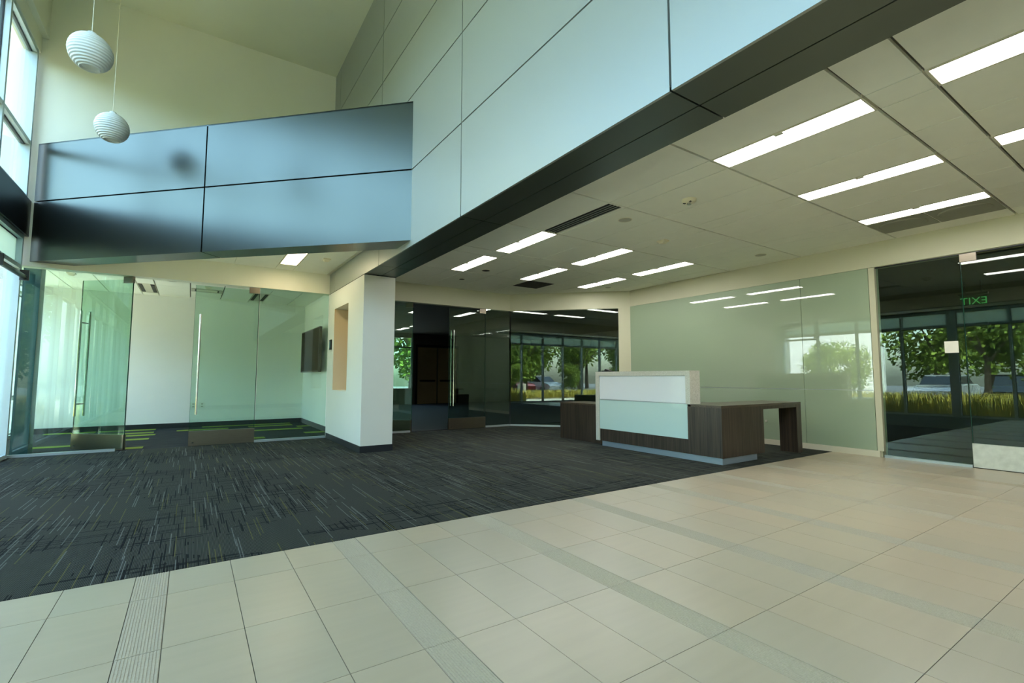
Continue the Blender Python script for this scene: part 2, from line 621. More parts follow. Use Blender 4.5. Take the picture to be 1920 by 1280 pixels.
# ------------------------------------------------------------------ diagonal bulkhead of four metal panels
A, B = Vector((XF, 5.526)), Vector((-2.04, YB))
u = (B - A).normalized()
nrm = Vector((-u.y, u.x))          # faces the camera side
if nrm.x > 0:
    nrm = -nrm
bulk = MB().prism([tuple(A - nrm * 0.03 + u * 0.03), tuple(B - nrm * 0.03 - u * 0.03), (-1.55, YB), (XF, 6.01)], 2.86, 4.60).build('wall_bulkhead', 'joint_black', kind=S, label='angled bulkhead of four grey satin metal panels')
L = (B - A).length
jm = L * 0.5065
for (s0, s1) in ((0.0, jm - 0.011), (jm + 0.011, L)):
    p0, p1 = A + u * s0, A + u * s1
    for (z0, z1) in ((2.835, 3.724), (3.744, 4.62)):
        MB().prism([tuple(p0), tuple(p1), tuple(p1 - nrm * 0.025), tuple(p0 - nrm * 0.025)], z0, z1).build('panel', 'bulkhead_metal', bulk)
    e1 = p1 - nrm * 0.34
    e0 = p0 - nrm * 0.34
    if s0 == 0.0:
        e0 = Vector((XF, 6.01))
    if s1 == L:
        e1 = Vector((-1.55, YB))
    MB().prism([tuple(p0 - nrm * 0.026), tuple(p1 - nrm * 0.026), tuple(e1), tuple(e0)], 2.835, 2.858).build('soffit_panel', 'bulkhead_metal', bulk)
MB().prism([tuple(A), tuple(B), (-1.55, YB), (XF, 6.01)], 4.601, 4.62).build('top_cap', 'bulkhead_metal', bulk)

# ------------------------------------------------------------------ walls
box('wall_back', (-2.2, XF + 0.021, YB, YB + 0.2, ZG, ZT), 'upper_paint', kind=S, label='cream painted wall above the meeting room glass')
box('wall_back_header', (XP, 6.42, YB, YB + 0.15, ZG, ZC + 0.15), 'wall_paint', kind=S)
dA, dB = Vector((6.42, YB)), Vector((XR + 0.02, YB - (XR + 0.02 - 6.42)))
dn = Vector((1, 1)).normalized()
MB().prism([tuple(dA), tuple(dB), tuple(dB + dn * 0.15), tuple(dA + dn * 0.15)], ZG, ZC + 0.15).build('wall_diagonal_header', 'wall_paint', kind=S)
dE = Vector((8.24, YB - (8.24 - 6.42)))
MB().prism([tuple(dE), tuple(dB), tuple(dB + dn * 0.15), tuple(dE + dn * 0.15)], 0, ZG).build('wall_diagonal', 'wall_paint', kind=S)

pil = MB()
y0, y1, n0, n1, za, zb, dep = 7.425, YB + 0.0, 8.30, 9.26, 0.92, 2.42, 0.27
pil.box(XF, XP, y0, y1, 0, za).box(XF, XP, y0, y1, zb, 2.76).box(XF, XP, y0, n0, za, zb).box(XF, XP, n1, y1, za, zb).box(XF + dep + 0.01, XP, n0, n1, za, zb)
pillar = pil.build('wall_pillar', 'white_paint', kind=S, label='white wall end with a recessed tan niche')
box('niche_lining', (XF + dep, XF + dep + 0.009, n0, n1, za, zb), 'niche_paint', pillar)
box('niche_lining', (XF + 0.004, XF + dep, n1 - 0.006, n1, za, zb), 'niche_paint', pillar)
bb = MB().box(XF - 0.008, XF, y0 - 0.008, YB - 0.06, 0, 0.105).box(XF, XP, y0 - 0.008, y0, 0, 0.105).box(XP, XP + 0.008, y0 - 0.008, YB - 0.06, 0, 0.105)
bb.build('baseboard_pillar', 'black_base', kind=S)
box('trim_1', (XF - 0.003, XP + 0.003, y0 - 0.002, YB - 0.02, 2.752, 2.7595), 'joint_black', kind=S)

wr = MB().box(XR + 0.022, XR + 0.2, 2.91, 7.75, 0, ZC + 0.15).box(XR + 0.022, XR + 0.2, YS, 2.91, 2.80, ZC + 0.15).box(XR, XR + 0.022, YS, 7.75, 2.806, ZC + 0.15)
wall_right = wr.build('wall_right', 'wall_paint', kind=S, label='wall clad with pale green back painted glass')
for (y0_, y1_, z0_, z1_) in ((2.97, 3.937, 0.972, 2.803), (3.943, 7.73, 0.972, 2.803), (2.97, 3.937, 0.09, 0.962), (3.943, 7.73, 0.09, 0.962)):
    box('glass_panel', (XR, XR + 0.02, y0_, y1_, z0_, z1_), 'frosted_glass', wall_right)
box('metal_strip', (XR + 0.004, XR + 0.021, 2.97, 7.73, 0.962, 0.972), 'aluminium', wall_right)
MB().lathe([(0.0, -0.02), (0.016, -0.02), (0.02, -0.012), (0.02, 0.0)], 16).build('cable_grommet', 'grey_plastic', wall_right)
bpy.data.objects['cable_grommet'].location = (XR - 0.001, 4.595, 0.40)
bpy.data.objects['cable_grommet'].rotation_euler = (0, math.pi / 2, 0)
box('baseboard_right', (XR - 0.018, XR + 0.022, 2.93, 7.72, 0.0, 0.088), 'cream_base', kind=S, bevel=0.002)
box('trim_jamb', (XR - 0.004, XR + 0.14, 2.885, 2.962, 0.088, 2.80), 'wall_paint', kind=S)

# meeting room shell
box('wall_conference_back', (-2.95, 2.43, 13.45, 13.6, 0, 3.2), 'conference_paint', kind=S)
box('wall_conference_side', (2.43, XP - 0.02, YB + 0.03, 13.6, 0, 3.2), 'conference_paint', kind=S)
box('wall_conference_corner', (-2.9, -2.23, YB + 0.02, YB + 0.2, 0, ZT), 'white_paint', kind=S)
MB().box(-2.75, 2.43, 13.435, 13.45, 0, 0.11).box(2.415, 2.43, YB + 0.04, 13.435, 0, 0.11).build('baseboard_conference', 'black_base', kind=S)
cc = box('ceiling_conference', (-2.9, 2.5, YB + 0.18, 13.6, 3.03, 3.2), 'ceiling_grid', kind=S)
gx = [-2.75, -2.14, -1.555, -0.967, -0.672, -0.085, 0.51, 1.094, 1.395, 1.972, 2.43]
for i in range(len(gx) - 1):
    for (yy0, yy1) in ((YB + 0.2, 10.6), (10.6, 11.85), (11.85, 13.1), (13.1, 13.45)):
        if (yy0, i) in ((11.85, 3), (11.85, 7)):
            continue
        box('ceiling_tile', (gx[i] + .010, gx[i + 1] - .010, yy0 + .003, yy1 - .003, 3.0, 3.028), 'ceiling_tile', cc)

# dark offices behind the glass
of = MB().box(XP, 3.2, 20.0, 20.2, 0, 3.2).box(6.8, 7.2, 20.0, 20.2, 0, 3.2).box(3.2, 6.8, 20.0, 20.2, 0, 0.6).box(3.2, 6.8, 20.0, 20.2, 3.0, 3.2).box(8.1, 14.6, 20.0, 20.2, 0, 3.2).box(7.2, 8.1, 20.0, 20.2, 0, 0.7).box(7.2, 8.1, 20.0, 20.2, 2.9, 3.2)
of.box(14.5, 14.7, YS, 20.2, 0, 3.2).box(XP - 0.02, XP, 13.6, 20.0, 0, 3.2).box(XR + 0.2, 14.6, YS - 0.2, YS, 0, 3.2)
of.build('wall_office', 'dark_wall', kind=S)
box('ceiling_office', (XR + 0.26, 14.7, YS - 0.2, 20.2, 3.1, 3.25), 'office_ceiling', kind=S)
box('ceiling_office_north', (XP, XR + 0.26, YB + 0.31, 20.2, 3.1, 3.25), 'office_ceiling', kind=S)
d = empty('door_1', (9.25, 19.98, 0), kind=S)
for (x0_, x1_) in ((-0.95, -0.03), (0.03, 0.95)):
    box('door_leaf', (x0_, x1_, -0.05, 0.0, 0.01, 2.5), 'office_brown', d)
    box('push_bar', (x0_ + 0.1, x1_ - 0.1, -0.12, -0.05, 0.98, 1.06), 'black_plastic', d)
MB().box(-1.05, -0.96, -0.07, 0, 0, 2.6).box(0.96, 1.05, -0.07, 0, 0, 2.6).box(-1.05, 1.05, -0.07, 0, 2.51, 2.62).build('door_frame', 'dark_beam', d)
w = empty('window_office', (7.65, 20.1, 0), kind=S)
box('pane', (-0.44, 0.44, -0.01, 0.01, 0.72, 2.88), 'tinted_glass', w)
box('pane', (-4.4, -0.86, -0.01, 0.01, 0.61, 2.99), 'window_glass', w)  # wide pane and its opening are added out of view to daylight the offices
MB().box(-0.45, -0.4, -0.04, 0.04, 0.7, 2.9).box(0.4, 0.45, -0.04, 0.04, 0.7, 2.9).box(-0.4, 0.4, -0.04, 0.04, 2.45, 2.52).build('window_frame', 'dark_beam', w)

# ------------------------------------------------------------------ curtain wall builder
def curtain(name, axis, plane, marks, zs, depth, sign, parent_label, thick=(), film=False):
    """glazing along Y (axis 1) or X (axis 0): posts at marks, rails at zs; each post, rail and pane an object"""
    root = empty(name, kind=S, label=parent_label)
    def bx(nm, a0, a1, d0, d1, z0, z1, mat):
        if axis == 1:
            return box(nm, (plane + sign * d0, plane + sign * d1, a0, a1, z0, z1), mat, root)
        return box(nm, (a0, a1, plane + sign * d0, plane + sign * d1, z0, z1), mat, root)
    for k, a in enumerate(marks):
        hw = 0.11 if k in thick else 0.03
        bx('mullion', a - hw, a + hw, 0.0, depth, zs[0], zs[-1], 'window_frame')
    for k in range(len(marks) - 1):
        a0 = marks[k] + (0.11 if k in thick else 0.03)
        a1 = marks[k + 1] - (0.11 if k + 1 in thick else 0.03)
        for z in zs:
            lo = z if z == zs[0] else (z - 0.06 if z == zs[-1] else z - 0.03)
            bx('transom', a0, a1, 0.005, depth - 0.005, lo, lo + 0.06, 'window_frame')
        for j in range(len(zs) - 1):
            lo = zs[j] + (0.06 if j == 0 else 0.03)
            hi = zs[j + 1] - (0.06 if j == len(zs) - 2 else 0.03)
            p = bx('pane', a0 + 0.008, a1 - 0.008, depth * 0.5, depth * 0.5 + 0.02, lo + 0.008, hi - 0.008, 'film_glass' if film and j == len(zs) - 2 else 'window_glass')
            gk = MB()
            for (b0, b1, c0, c1) in ((a0, a0 + 0.012, lo, hi), (a1 - 0.012, a1, lo, hi), (a0 + .012, a1 - .012, lo, lo + 0.012), (a0 + .012, a1 - .012, hi - 0.012, hi)):
                d0, d1 = plane + sign * depth * 0.45, plane + sign * (depth * 0.5 + 0.03)
                if axis == 1:
                    gk.box(d0, d1, b0, b1, c0, c1)
                else:
                    gk.box(b0, b1, d0, d1, c0, c1)
            gk.build('gasket', 'gasket', p)
    return root


marks = [9.63 - 0.03 - 1.24 * k for k in range(12)]
marks[-1] = YS + 0.03
curtain('window_1', 1, XW, marks, [0.0, 2.73, 3.2], 0.13, -1, 'floor to beam glazing of the lobby', thick=(4,), film=True)
curtain('window_2', 1, XW, marks, [3.73, 4.57, 6.02], 0.13, -1, 'tall upper glazing of the lobby')
beam = MB().box(-2.28, -2.068, YS, YB - 0.002, 3.2, 3.73).build('beam', 'dark_beam', kind=S, label='dark band beam between lower and upper windows')
box('wall_window_head', (-2.28, -2.015, YS, YB - 0.002, 6.27, ZT), 'upper_paint', kind=S)
box('trim_2', (-2.28, -2.09, YS, YB - 0.002, 6.02, 6.27), 'upper_paint', kind=S)
curtain('window_front_added', 0, YS, [-2.07, -0.6, 0.9, 2.15], [5.1, 6.0, 7.0], 0.13, -1, 'unseen upper glazing added to the front wall for daylight')  # unseen windows behind the camera, added to bring daylight in high up
MB().box(-2.28, XR + 0.2, YS - 0.14, YS - 0.01, 0, 3.2).box(-2.28, XF + 0.2, YS - 0.14, YS - 0.01, 3.2, 5.1).box(-2.28, XF + 0.2, YS - 0.14, YS - 0.01, 7.0, ZT).box(-2.28, -2.1, YS - 0.14, YS - 0.001, 0, ZT).build('wall_front', 'wall_paint', kind=S)
curtain('window_4', 1, -2.75, [9.93, 11.1, 12.25, 13.42], [0.0, 0.75, 2.75, 3.0], 0.13, -1, 'glazing of the meeting room')
box('column', (-2.16, -1.965, 10.0, 10.26, 0.0, 3.0), 'dark_metal', kind=S, label='dark teal steel column behind the meeting room glass')

bl = empty('roller_blind', (XW + 0.05, 8.98, 2.58), label='black roller blind cassette under the transom of the lobby window', cat='blind')
MB().tube((0, -0.56, 0.0), (0, 0.56, 0.0), 0.034, 16).build('roller', 'black_plastic', bl)
box('bracket', (-0.05, 0.05, -0.585, -0.56, -0.05, 0.10), 'black_plastic', bl)
box('bracket', (-0.05, 0.05, 0.56, 0.585, -0.05, 0.10), 'black_plastic', bl)

# ------------------------------------------------------------------ glass partitions and doors
def partition(name, label, panes, track):
    root = empty(name, kind=S, label=label)
    for (x0, x1) in panes:
        box('pane', (x0 + 0.003, x1 - 0.003, YB + 0.01, YB + 0.022, 0.03, ZG), 'clear_glass', root)
    for (x0, x1) in track:
        box('floor_track', (x0, x1, YB - 0.02, YB + 0.045, 0.0, 0.04), 'aluminium', root)
    return root


def glass_door(name, label, hinge, ang, rail_h=0.25, width=0.925, mat='brushed_steel', height=2.715, handles=True, flip=1):
    """local X runs along the leaf from the hinge"""
    d = empty(name, (hinge[0], hinge[1], 0), ang, kind=S, label=label)
    g = box('glass_leaf', (0.008, width, -0.006, 0.006, 0.02, height), 'door_glass', d)
    MB().box(0.0, 0.008, -0.007, 0.007, 0.02, height).box(width, width + 0.003, -0.0065, 0.0065, 0.02, height).build('polished_edge', 'glass_edge', g)
    r = box('bottom_rail', (0.0, width + 0.003, -0.024, 0.024, 0.008, rail_h), mat, d)
    MB().tube((width - 0.06, -0.026, 0.06), (width - 0.06, 0.026, 0.06), 0.014, 12).build('lock_cylinder', 'chrome', r)
    box('top_patch', (0.0, 0.165, -0.022, 0.022, height - 0.06, height + 0.045), 'brushed_steel', d)
    if handles:
        for s in (-1, 1):
            x = width - 0.085
            h = MB().tube((x, s * 0.07, 0.525), (x, s * 0.07, 2.215), 0.016, 14).build('handle', 'chrome', d, smooth=False)
            MB().tube((x, s * 0.006, 0.72), (x, s * 0.07, 0.72), 0.01, 10).tube((x, s * 0.006, 2.02), (x, s * 0.07, 2.02), 0.01, 10).build('standoff', 'black_plastic', h)
    return d


partition('partition_conference', 'frameless glass wall of the meeting room', [(-2.12, -0.835), (0.985, XF - 0.004)], [(-2.12, -0.93), (0.985, XF - 0.012)])
glass_door('door_2', 'open glass door leaf of the meeting room', (-0.825, YB + 0.02), math.radians(139))
glass_door('door_3', 'closed glass door leaf of the meeting room', (0.978, YB + 0.016), math.radians(180), width=0.965)
partition('partition_office', 'frameless dark glass wall of the office', [(XP + 0.003, 3.92), (5.735, 6.41)], [(XP, 3.89), (5.735, 6.41)])
glass_door('door_4', 'open glass door leaf of the dark office', (3.93, YB + 0.02), math.radians(139))
glass_door('door_5', 'closed glass door leaf of the dark office', (5.728, YB + 0.016), math.radians(180), width=0.94)
dg = empty('partition_diagonal', (6.42, YB, 0), math.radians(-45), kind=S, label='angled frameless glass panes of the dark office')
Ld = (dE - dA).length
box('pane', (0.012, 1.297, 0.01, 0.022, 0.03, ZG), 'clear_glass', dg)
box('pane', (1.303, Ld - 0.004, 0.01, 0.022, 0.03, ZG), 'clear_glass', dg)
box('floor_track', (0.0, Ld, -0.02, 0.045, 0.0, 0.04), 'aluminium', dg)
pr = empty('partition_east', kind=S, label='dark glass pane beside the green glass wall')
box('pane', (XR + 0.03, XR + 0.042, 1.937, 2.872, 0.03, 2.80), 'clear_glass', pr)
box('floor_track', (XR + 0.0, XR + 0.06, 1.937, 2.885, 0.0, 0.035), 'aluminium', pr)
box('head_channel', (XR + 0.024, XR + 0.055, 0.98, 2.885, 2.787, 2.806), 'dark_beam', pr)
box('pane', (XR + 0.03, XR + 0.042, -2.2, 0.985, 0.03, 2.80), 'clear_glass', pr)
box('pane', (XR + 0.03, XR + 0.042, YS + 0.05, -2.21, 0.03, 2.80), 'clear_glass', pr)
glass_door('door_6', 'glass door leaf with mottled steel bottom rail', (XR + 0.036, 1.93), math.radians(-90), rail_h=0.31, mat='mottled_steel', height=2.745)

n = box('paper_notice', (XR + 0.0265, XR + 0.029, 2.0, 2.143, 1.487, 1.643), 'paper', label='blank white paper sheet stuck to the dark glass pane', cat='paper')

# ------------------------------------------------------------------ reception desk
desk = empty('reception_desk', (5.86, 3.79, 0), label='dark wood reception desk with white glass front and quartz counter', cat='desk')
def dbox(name, b, mat, parent=None, bevel=0.0):
    b2 = (b[0] - 5.86, b[1] - 5.86, b[2] - 3.79, b[3] - 3.79, b[4], b[5])
    return box(name, b2, mat, parent or desk, bevel)
body = MB()
for (b) in ((5.86, 6.88, 3.79, 4.314, 0.088, 0.745), (5.885, 6.5, 4.315, 6.06, 0.088, 0.745), (5.862, 5.885, 4.315, 6.06, 0.088, 0.285)):
    body.box(b[0] - 5.86, b[1] - 5.86, b[2] - 3.79, b[3] - 3.79, b[4], b[5])
body.build('front_body', 'wood', desk)
MB().prism([(0.0, 0.0), (2.105, 0.0), (2.105, 0.63), (0.23, 0.63), (0.23, 0.468), (0.0, 0.468)], 0.745, 0.777).build('worktop', 'wood_top', desk)
dbox('worktop', (6.1, 6.62, 4.42, 6.16, 0.745, 0.777), 'wood_top')
dbox('apron', (6.88, 7.965, 3.792, 3.83, 0.70, 0.745), 'wood')
dbox('end_leg', (7.825, 7.963, 3.79, 4.06, 0.0, 0.745), 'wood')
dbox('toe_kick', (5.875, 6.70, 3.803, 6.03, 0.0, 0.087), 'toe_kick')
dbox('side_cabinet', (6.0, 6.62, 6.165, 7.30, 0.0, 0.655), 'wood')
dbox('side_cabinet_top', (5.998, 6.62, 6.165, 7.302, 0.655, 0.683), 'wood_top')
fr = MB()
for b in ((5.855, 6.085, 4.26, 6.16, 1.182, 1.252), (5.855, 6.085, 6.075, 6.16, 0.088, 1.182), (5.855, 6.085, 4.26, 4.335, 0.778, 1.182)):
    fr.box(b[0] - 5.86, b[1] - 5.86, b[2] - 3.79, b[3] - 3.79, b[4], b[5])
fr.build('quartz_frame', 'quartz', desk)
dbox('upper_glass', (5.868, 5.888, 4.338, 6.072, 0.79, 1.18), 'desk_white')
dbox('lower_glass', (5.864, 5.884, 4.317, 6.072, 0.288, 0.776), 'desk_glass')
dbox('metal_strip', (5.862, 5.888, 4.338, 6.072, 0.777, 0.789), 'aluminium')
dbox('back_panel', (5.89, 6.08, 4.34, 6.07, 0.778, 1.18), 'wood')

ph = empty('desk_item', (5.98, 5.99, 1.252), label='small dark wedge shaped object on the white quartz counter', cat='desk object')
MB().prism([(-0.09, -0.05), (0.09, -0.05), (0.09, 0.05), (-0.09, 0.05)], 0.0, 0.02).build('base', 'black_plastic', ph)
wm = MB()
wm.v = [(-0.03, -0.07, 0.02), (0.03, -0.07, 0.02), (0.03, 0.05, 0.02), (-0.03, 0.05, 0.02), (-0.03, -0.06, 0.03), (0.03, -0.06, 0.03), (0.03, 0.035, 0.05), (-0.03, 0.035, 0.05)]
wm.f = [[3, 2, 1, 0], [4, 5, 6, 7], [0, 1, 5, 4], [1, 2, 6, 5], [2, 3, 7, 6], [3, 0, 4, 7]]
wm.build('wedge', 'black_plastic', ph, bevel=0.004)

# ------------------------------------------------------------------ ceiling lights
def troffer(name, x0, x1, y0, y1, z, mat, label, group=None, tab=True):
    t = empty(name, ((x0 + x1) / 2, (y0 + y1) / 2, z), label=label, cat='light', group=group)
    hx, hy = (x1 - x0) / 2 - 0.003, (y1 - y0) / 2 - 0.003
    w = 0.018
    MB().box(-hx, hx, -hy, -hy + w, -0.004, 0.025).box(-hx, hx, hy - w, hy, -0.004, 0.025).box(-hx, -hx + w, -hy + w, hy - w, -0.004, 0.025).box(hx - w, hx, -hy + w, hy - w, -0.004, 0.025).build('frame', 'cream_base', t)
    df = box('diffuser', (-hx + w, hx - w, -hy + w, hy - w, 0.004, 0.024), mat, t)
    if tab:
        box('sensor_tab', (-hx + w - 0.004, -hx + w + 0.032, -0.035, 0.035, -0.007, 0.003), 'grey_plastic', df)
    return t


COLS = {3: 'next to the dark metal soffit', 6: 'midway between soffit and glass wall', 9: 'next to the green glass wall'}
ROWS = {4: 'in the row before the glass door', 6: 'in the row with the plaque diffusers', 9: 'in the slot diffuser row', 11: 'in the return grille row'}
for (i, j) in lights:
    if cy[j] < -1.0:
        continue
    troffer('ceiling_light', cx[i - 1], cx[i], cy[j - 1], cy[j], ZC, 'lamp_diffuser', 'lit panel light ' + COLS[i] + ' ' + ROWS[j], 'lit panel lights in the low ceiling')
troffer('ceiling_light', 1.21, 1.51, 7.985, 9.225, ZA, 'lamp_warm', 'warm lit panel light in the small ceiling behind the angled bulkhead', tab=False)
for (x0_, x1_) in ((-0.967, -0.672), (1.094, 1.395)):
    t = empty('meeting_room_light', ((x0_ + x1_) / 2, 12.475, 3.0), label='unlit louvred light in the meeting room ceiling ' + ('above the open doorway' if x0_ < 0 else 'above the closed glass door'), cat='light', group='unlit lights of the meeting room')
    box('housing', (-0.143, 0.143, -0.62, 0.62, 0.0, 0.026), 'cream_base', t)
    for s in (-1, 1):
        box('louvre', (s * 0.10 - 0.033, s * 0.10 + 0.033, -0.55, 0.5, -0.006, 0.0), 'grille_dark', t)

t = empty('slot_diffuser', (4.1075, 4.5475, ZC), label='linear air slot diffuser with four dark slots beside the lit panel light', cat='vent')
pl = box('plate', (-0.145, 0.145, -0.638, 0.638, 0.004, 0.026), 'ceiling_tile', t)
for k in range(4):
    x = -0.105 + 0.052 * k
    box('slot', (x - 0.019, x + 0.015, -0.61, 0.61, 0.0, 0.0038), 'joint_black', pl)
    box('vane', (x + 0.015, x + 0.031, -0.61, 0.61, -0.004, 0.0038), 'vane', pl)
t = empty('return_grille', (6.1425, 8.37, ZC), label='square dark return air grille in the low ceiling', cat='vent')
box('core', (-0.315, 0.315, -0.315, 0.315, 0.006, 0.026), 'grille_dark', t)
MB().box(-0.32, 0.32, -0.325, -0.305, -0.003, 0.02).box(-0.32, 0.32, 0.305, 0.325, -0.003, 0.02).box(-0.32, -0.3, -0.305, 0.305, -0.003, 0.02).box(0.3, 0.32, -0.305, 0.305, -0.003, 0.02).build('frame', 'grille_dark', t)
for k in range(12):
    box('blade', (-0.30, 0.30, -0.29 + k * 0.05, -0.275 + k * 0.05, -0.001, 0.006), 'dark_beam', t)
# two plaque diffusers beside the glass wall
for (yc, lab) in ((1.68, 'square plaque air diffuser near the glass door head'), (2.29, 'square plaque air diffuser near the green glass wall')):
    t = empty('plaque_diffuser', (7.7125, yc, ZC - 0.002), label=lab, cat='vent')
    box('frame', (-0.318, 0.318, -0.298, 0.298, -0.004, 0.0), 'diffuser_plate', t)
    MB().lathe([(0.0, -0.016), (0.2, -0.016), (0.235, -0.011), (0.25, -0.004), (0.25, -0.0035)], 40).build('round_plate', 'diffuser_plate', t, smooth=True)

def round_thing(name, label, cat, x, y, z, prof, mat, group=None, extra=None):
    t = empty(name, (x, y, z), label=label, cat=cat, group=group)
    MB().lathe(prof, 28).build('cover', mat, t, smooth=True)
    if extra:
        extra(t)
    return t


def smoke_extra(t):
    MB().tube((0, 0, -0.06), (0, 0, -0.035), 0.022, 14).build('sensor_cage', 'chrome', t)
    for a in (0.6, 2.2, 4.0):
        box('vent_slot', (0.05 * math.cos(a) - 0.012, 0.05 * math.cos(a) + 0.012, 0.05 * math.sin(a) - 0.012, 0.05 * math.sin(a) + 0.012, -0.043, -0.034), 'grille_dark', t)


round_thing('smoke_detector', 'round cream smoke detector with silver sensor on the low ceiling', 'detector', 4.644, 3.323, ZC, [(0.0, -0.04), (0.055, -0.04), (0.075, -0.028), (0.08, -0.012), (0.08, 0.0)], 'cream_plastic', extra=smoke_extra)
for (x, y, lab, r, mt) in ((4.566, 4.224, 'round grey ceiling speaker beside the slot diffuser', 0.08, 'grey_plastic'), (7.748, 4.215, 'round grey ceiling speaker near the green glass wall', 0.08, 'grey_plastic'),
                           (4.571, 7.748, 'dark round ceiling sensor between lit panel lights', 0.075, 'grille_dark'), (4.562, 8.704, 'small dark round sprinkler cover near the office glass header', 0.055, 'grille_dark'),
                           (7.724, 7.688, 'small round sprinkler cover beside the angled header', 0.06, 'grey_plastic')):
    t = round_thing('ceiling_disc', lab, 'speaker' if 'speaker' in lab else 'sensor', x, y, ZC, [(0.0, -0.006), (r * 0.85, -0.006), (r, -0.003), (r, 0.0)], mt)
    MB().lathe([(r, 0.0), (r, -0.004), (r * 1.12, -0.004), (r * 1.12, 0.0)], 28).build('rim', 'cream_plastic', t)


def emergency(name, x, y, z, lab):
    t = empty(name, (x, y, z), label=lab, cat='sensor')
    box('base', (-0.06, 0.06, -0.07, 0.07, -0.02, 0.0), 'cream_plastic', t, 0.004)
    wm = MB()
    wm.v = [(-0.05, -0.055, -0.02), (0.05, -0.055, -0.02), (0.05, 0.055, -0.02), (-0.05, 0.055, -0.02), (-0.03, -0.02, -0.05), (0.03, -0.02, -0.05), (0.03, 0.04, -0.042), (-0.03, 0.04, -0.042)]
    wm.f = [[0, 1, 2, 3], [7, 6, 5, 4], [0, 4, 5, 1], [1, 5, 6, 2], [2, 6, 7, 3], [3, 7, 4, 0]]
    wm.build('lens', 'cream_plastic', t)


emergency('motion_sensor', 5.734, 4.568, ZC, 'small square cream motion sensor on the low ceiling')
emergency('motion_sensor', 1.83, 8.42, ZA, 'small cream motion sensor on the alcove ceiling beside the warm light')
emergency('motion_sensor', 0.225, 11.6, 3.0, 'small cream sensor on the meeting room ceiling')
emergency('motion_sensor', -1.85, 11.4, 3.0, 'small cream sensor on the meeting room ceiling above the open glass door')
for (x, lab) in ((-0.369, 'round speaker in the meeting room ceiling near the open door'), (0.802, 'round speaker in the meeting room ceiling near the closed door'), (-1.75, 'round speaker in the meeting room ceiling near the dark column')):
    t = round_thing('ceiling_speaker', lab, 'speaker', x, 11.2, 3.0, [(0.0, -0.012), (0.08, -0.012), (0.1, -0.004), (0.1, 0.0)], 'grey_plastic')
    MB().lathe([(0.1, 0.0), (0.1, -0.005), (0.115, -0.005), (0.115, 0.0)], 24).build('rim', 'cream_plastic', t)
t = empty('air_unit', (0.2125, 12.1, 3.0), label='ceiling air unit with rectangular outlet in the meeting room', cat='vent')
MB().box(-0.28, 0.28, -0.2, -0.16, -0.012, 0.0).box(-0.28, 0.28, 0.16, 0.2, -0.012, 0.0).box(-0.28, -0.22, -0.16, 0.16, -0.012, 0.0).box(0.22, 0.28, -0.16, 0.16, -0.012, 0.0).build('frame', 'grey_plastic', t)
box('panel', (-0.19, 0.19, -0.13, 0.13, -0.012, -0.002), 'cream_plastic', t)
box('shadow_gap', (-0.22, 0.22, -0.16, 0.16, -0.002, 0.0), 'grille_dark', t)

# ------------------------------------------------------------------ pendants
def pendant_profile():
    R, Hh = 0.18, 0.182
    prof = [(0.012, Hh + 0.03), (0.035, Hh + 0.028), (0.04, Hh + 0.004)]
    N = 192
    a0, a1 = math.radians(80), math.radians(-62)
    for i in range(N + 1):
        a = a0 + (a1 - a0) * i / N
        k = 1 + 0.021 * math.sin(i / N * 2 * math.pi * 16)
        prof.append((R * math.cos(a) * k, Hh * math.sin(a) * k * 1.02))
    return prof


def pendant(x, y, z, label):
    t = empty('pendant_lamp', (x, y, z), label=label, cat='lamp')
    prof = pendant_profile()
    sh = MB().lathe(prof, 56).build('shade', 'lamp_shade', t, smooth=True)
    rb, zb_ = prof[-1]
    MB().lathe([(rb, zb_), (rb * 0.95, zb_ - 0.005), (rb * 0.9, zb_ + 0.0), (rb * 0.87, zb_ + 0.012), (rb * 0.8, zb_ + 0.006), (rb * 0.76, zb_ + 0.014), (0.0, zb_ + 0.014)], 48).build('lower_ring', 'lamp_shade', sh, smooth=False)
    MB().tube((0, 0, 0.205), (0, 0, ZT - z), 0.0035, 8).build('cable', 'cream_plastic', t)
    MB().lathe([(0.06, ZT - z - 0.001), (0.06, ZT - z - 0.02), (0.0, ZT - z - 0.025)], 20).build('ceiling_rose', 'cream_plastic', t)


pendant(-0.985, 6.22, 4.42, 'upper white ribbed pendant lamp on a long cable')
pendant(-0.99, 7.88, 4.37, 'white ribbed pendant lamp hanging in front of the angled metal bulkhead')

# ------------------------------------------------------------------ meeting room things
tv = empty('television', (2.428, 11.83, 1.76), label='black flat television on a bracket on the meeting room wall', cat='television')
box('casing', (-0.17, -0.11, -0.98, 0.98, -0.49, 0.49), 'black_plastic', tv, 0.006)
box('display', (-0.1725, -0.17, -0.955, 0.955, -0.465, 0.47), 'screen', tv)
MB().box(-0.11, 0.0, -0.3, -0.2, -0.25, 0.25).box(-0.11, 0.0, 0.2, 0.3, -0.25, 0.25).box(-0.02, 0.0, -0.4, 0.4, -0.2, 0.2).build('wall_bracket', 'black_plastic', tv)
t = empty('room_controller', (2.43, 13.07, 1.42), label='small black control panel on the wall beside the television', cat='control panel')
box('casing', (-0.02, 0.0, -0.09, 0.09, -0.105, 0.105), 'black_plastic', t, 0.003)
box('display', (-0.0215, -0.02, -0.06, 0.06, -0.06, 0.075), 'grey_plastic', t)
t = empty('card_reader', (XF, 9.44, 1.765), label='black card reader on the white wall end beside the niche', cat='card reader')
box('casing', (-0.025, 0.0, -0.06, 0.06, -0.095, 0.095), 'black_plastic', t, 0.004)
box('reader_face', (-0.028, -0.025, -0.035, 0.035, -0.06, 0.06), 'dark_metal', t)
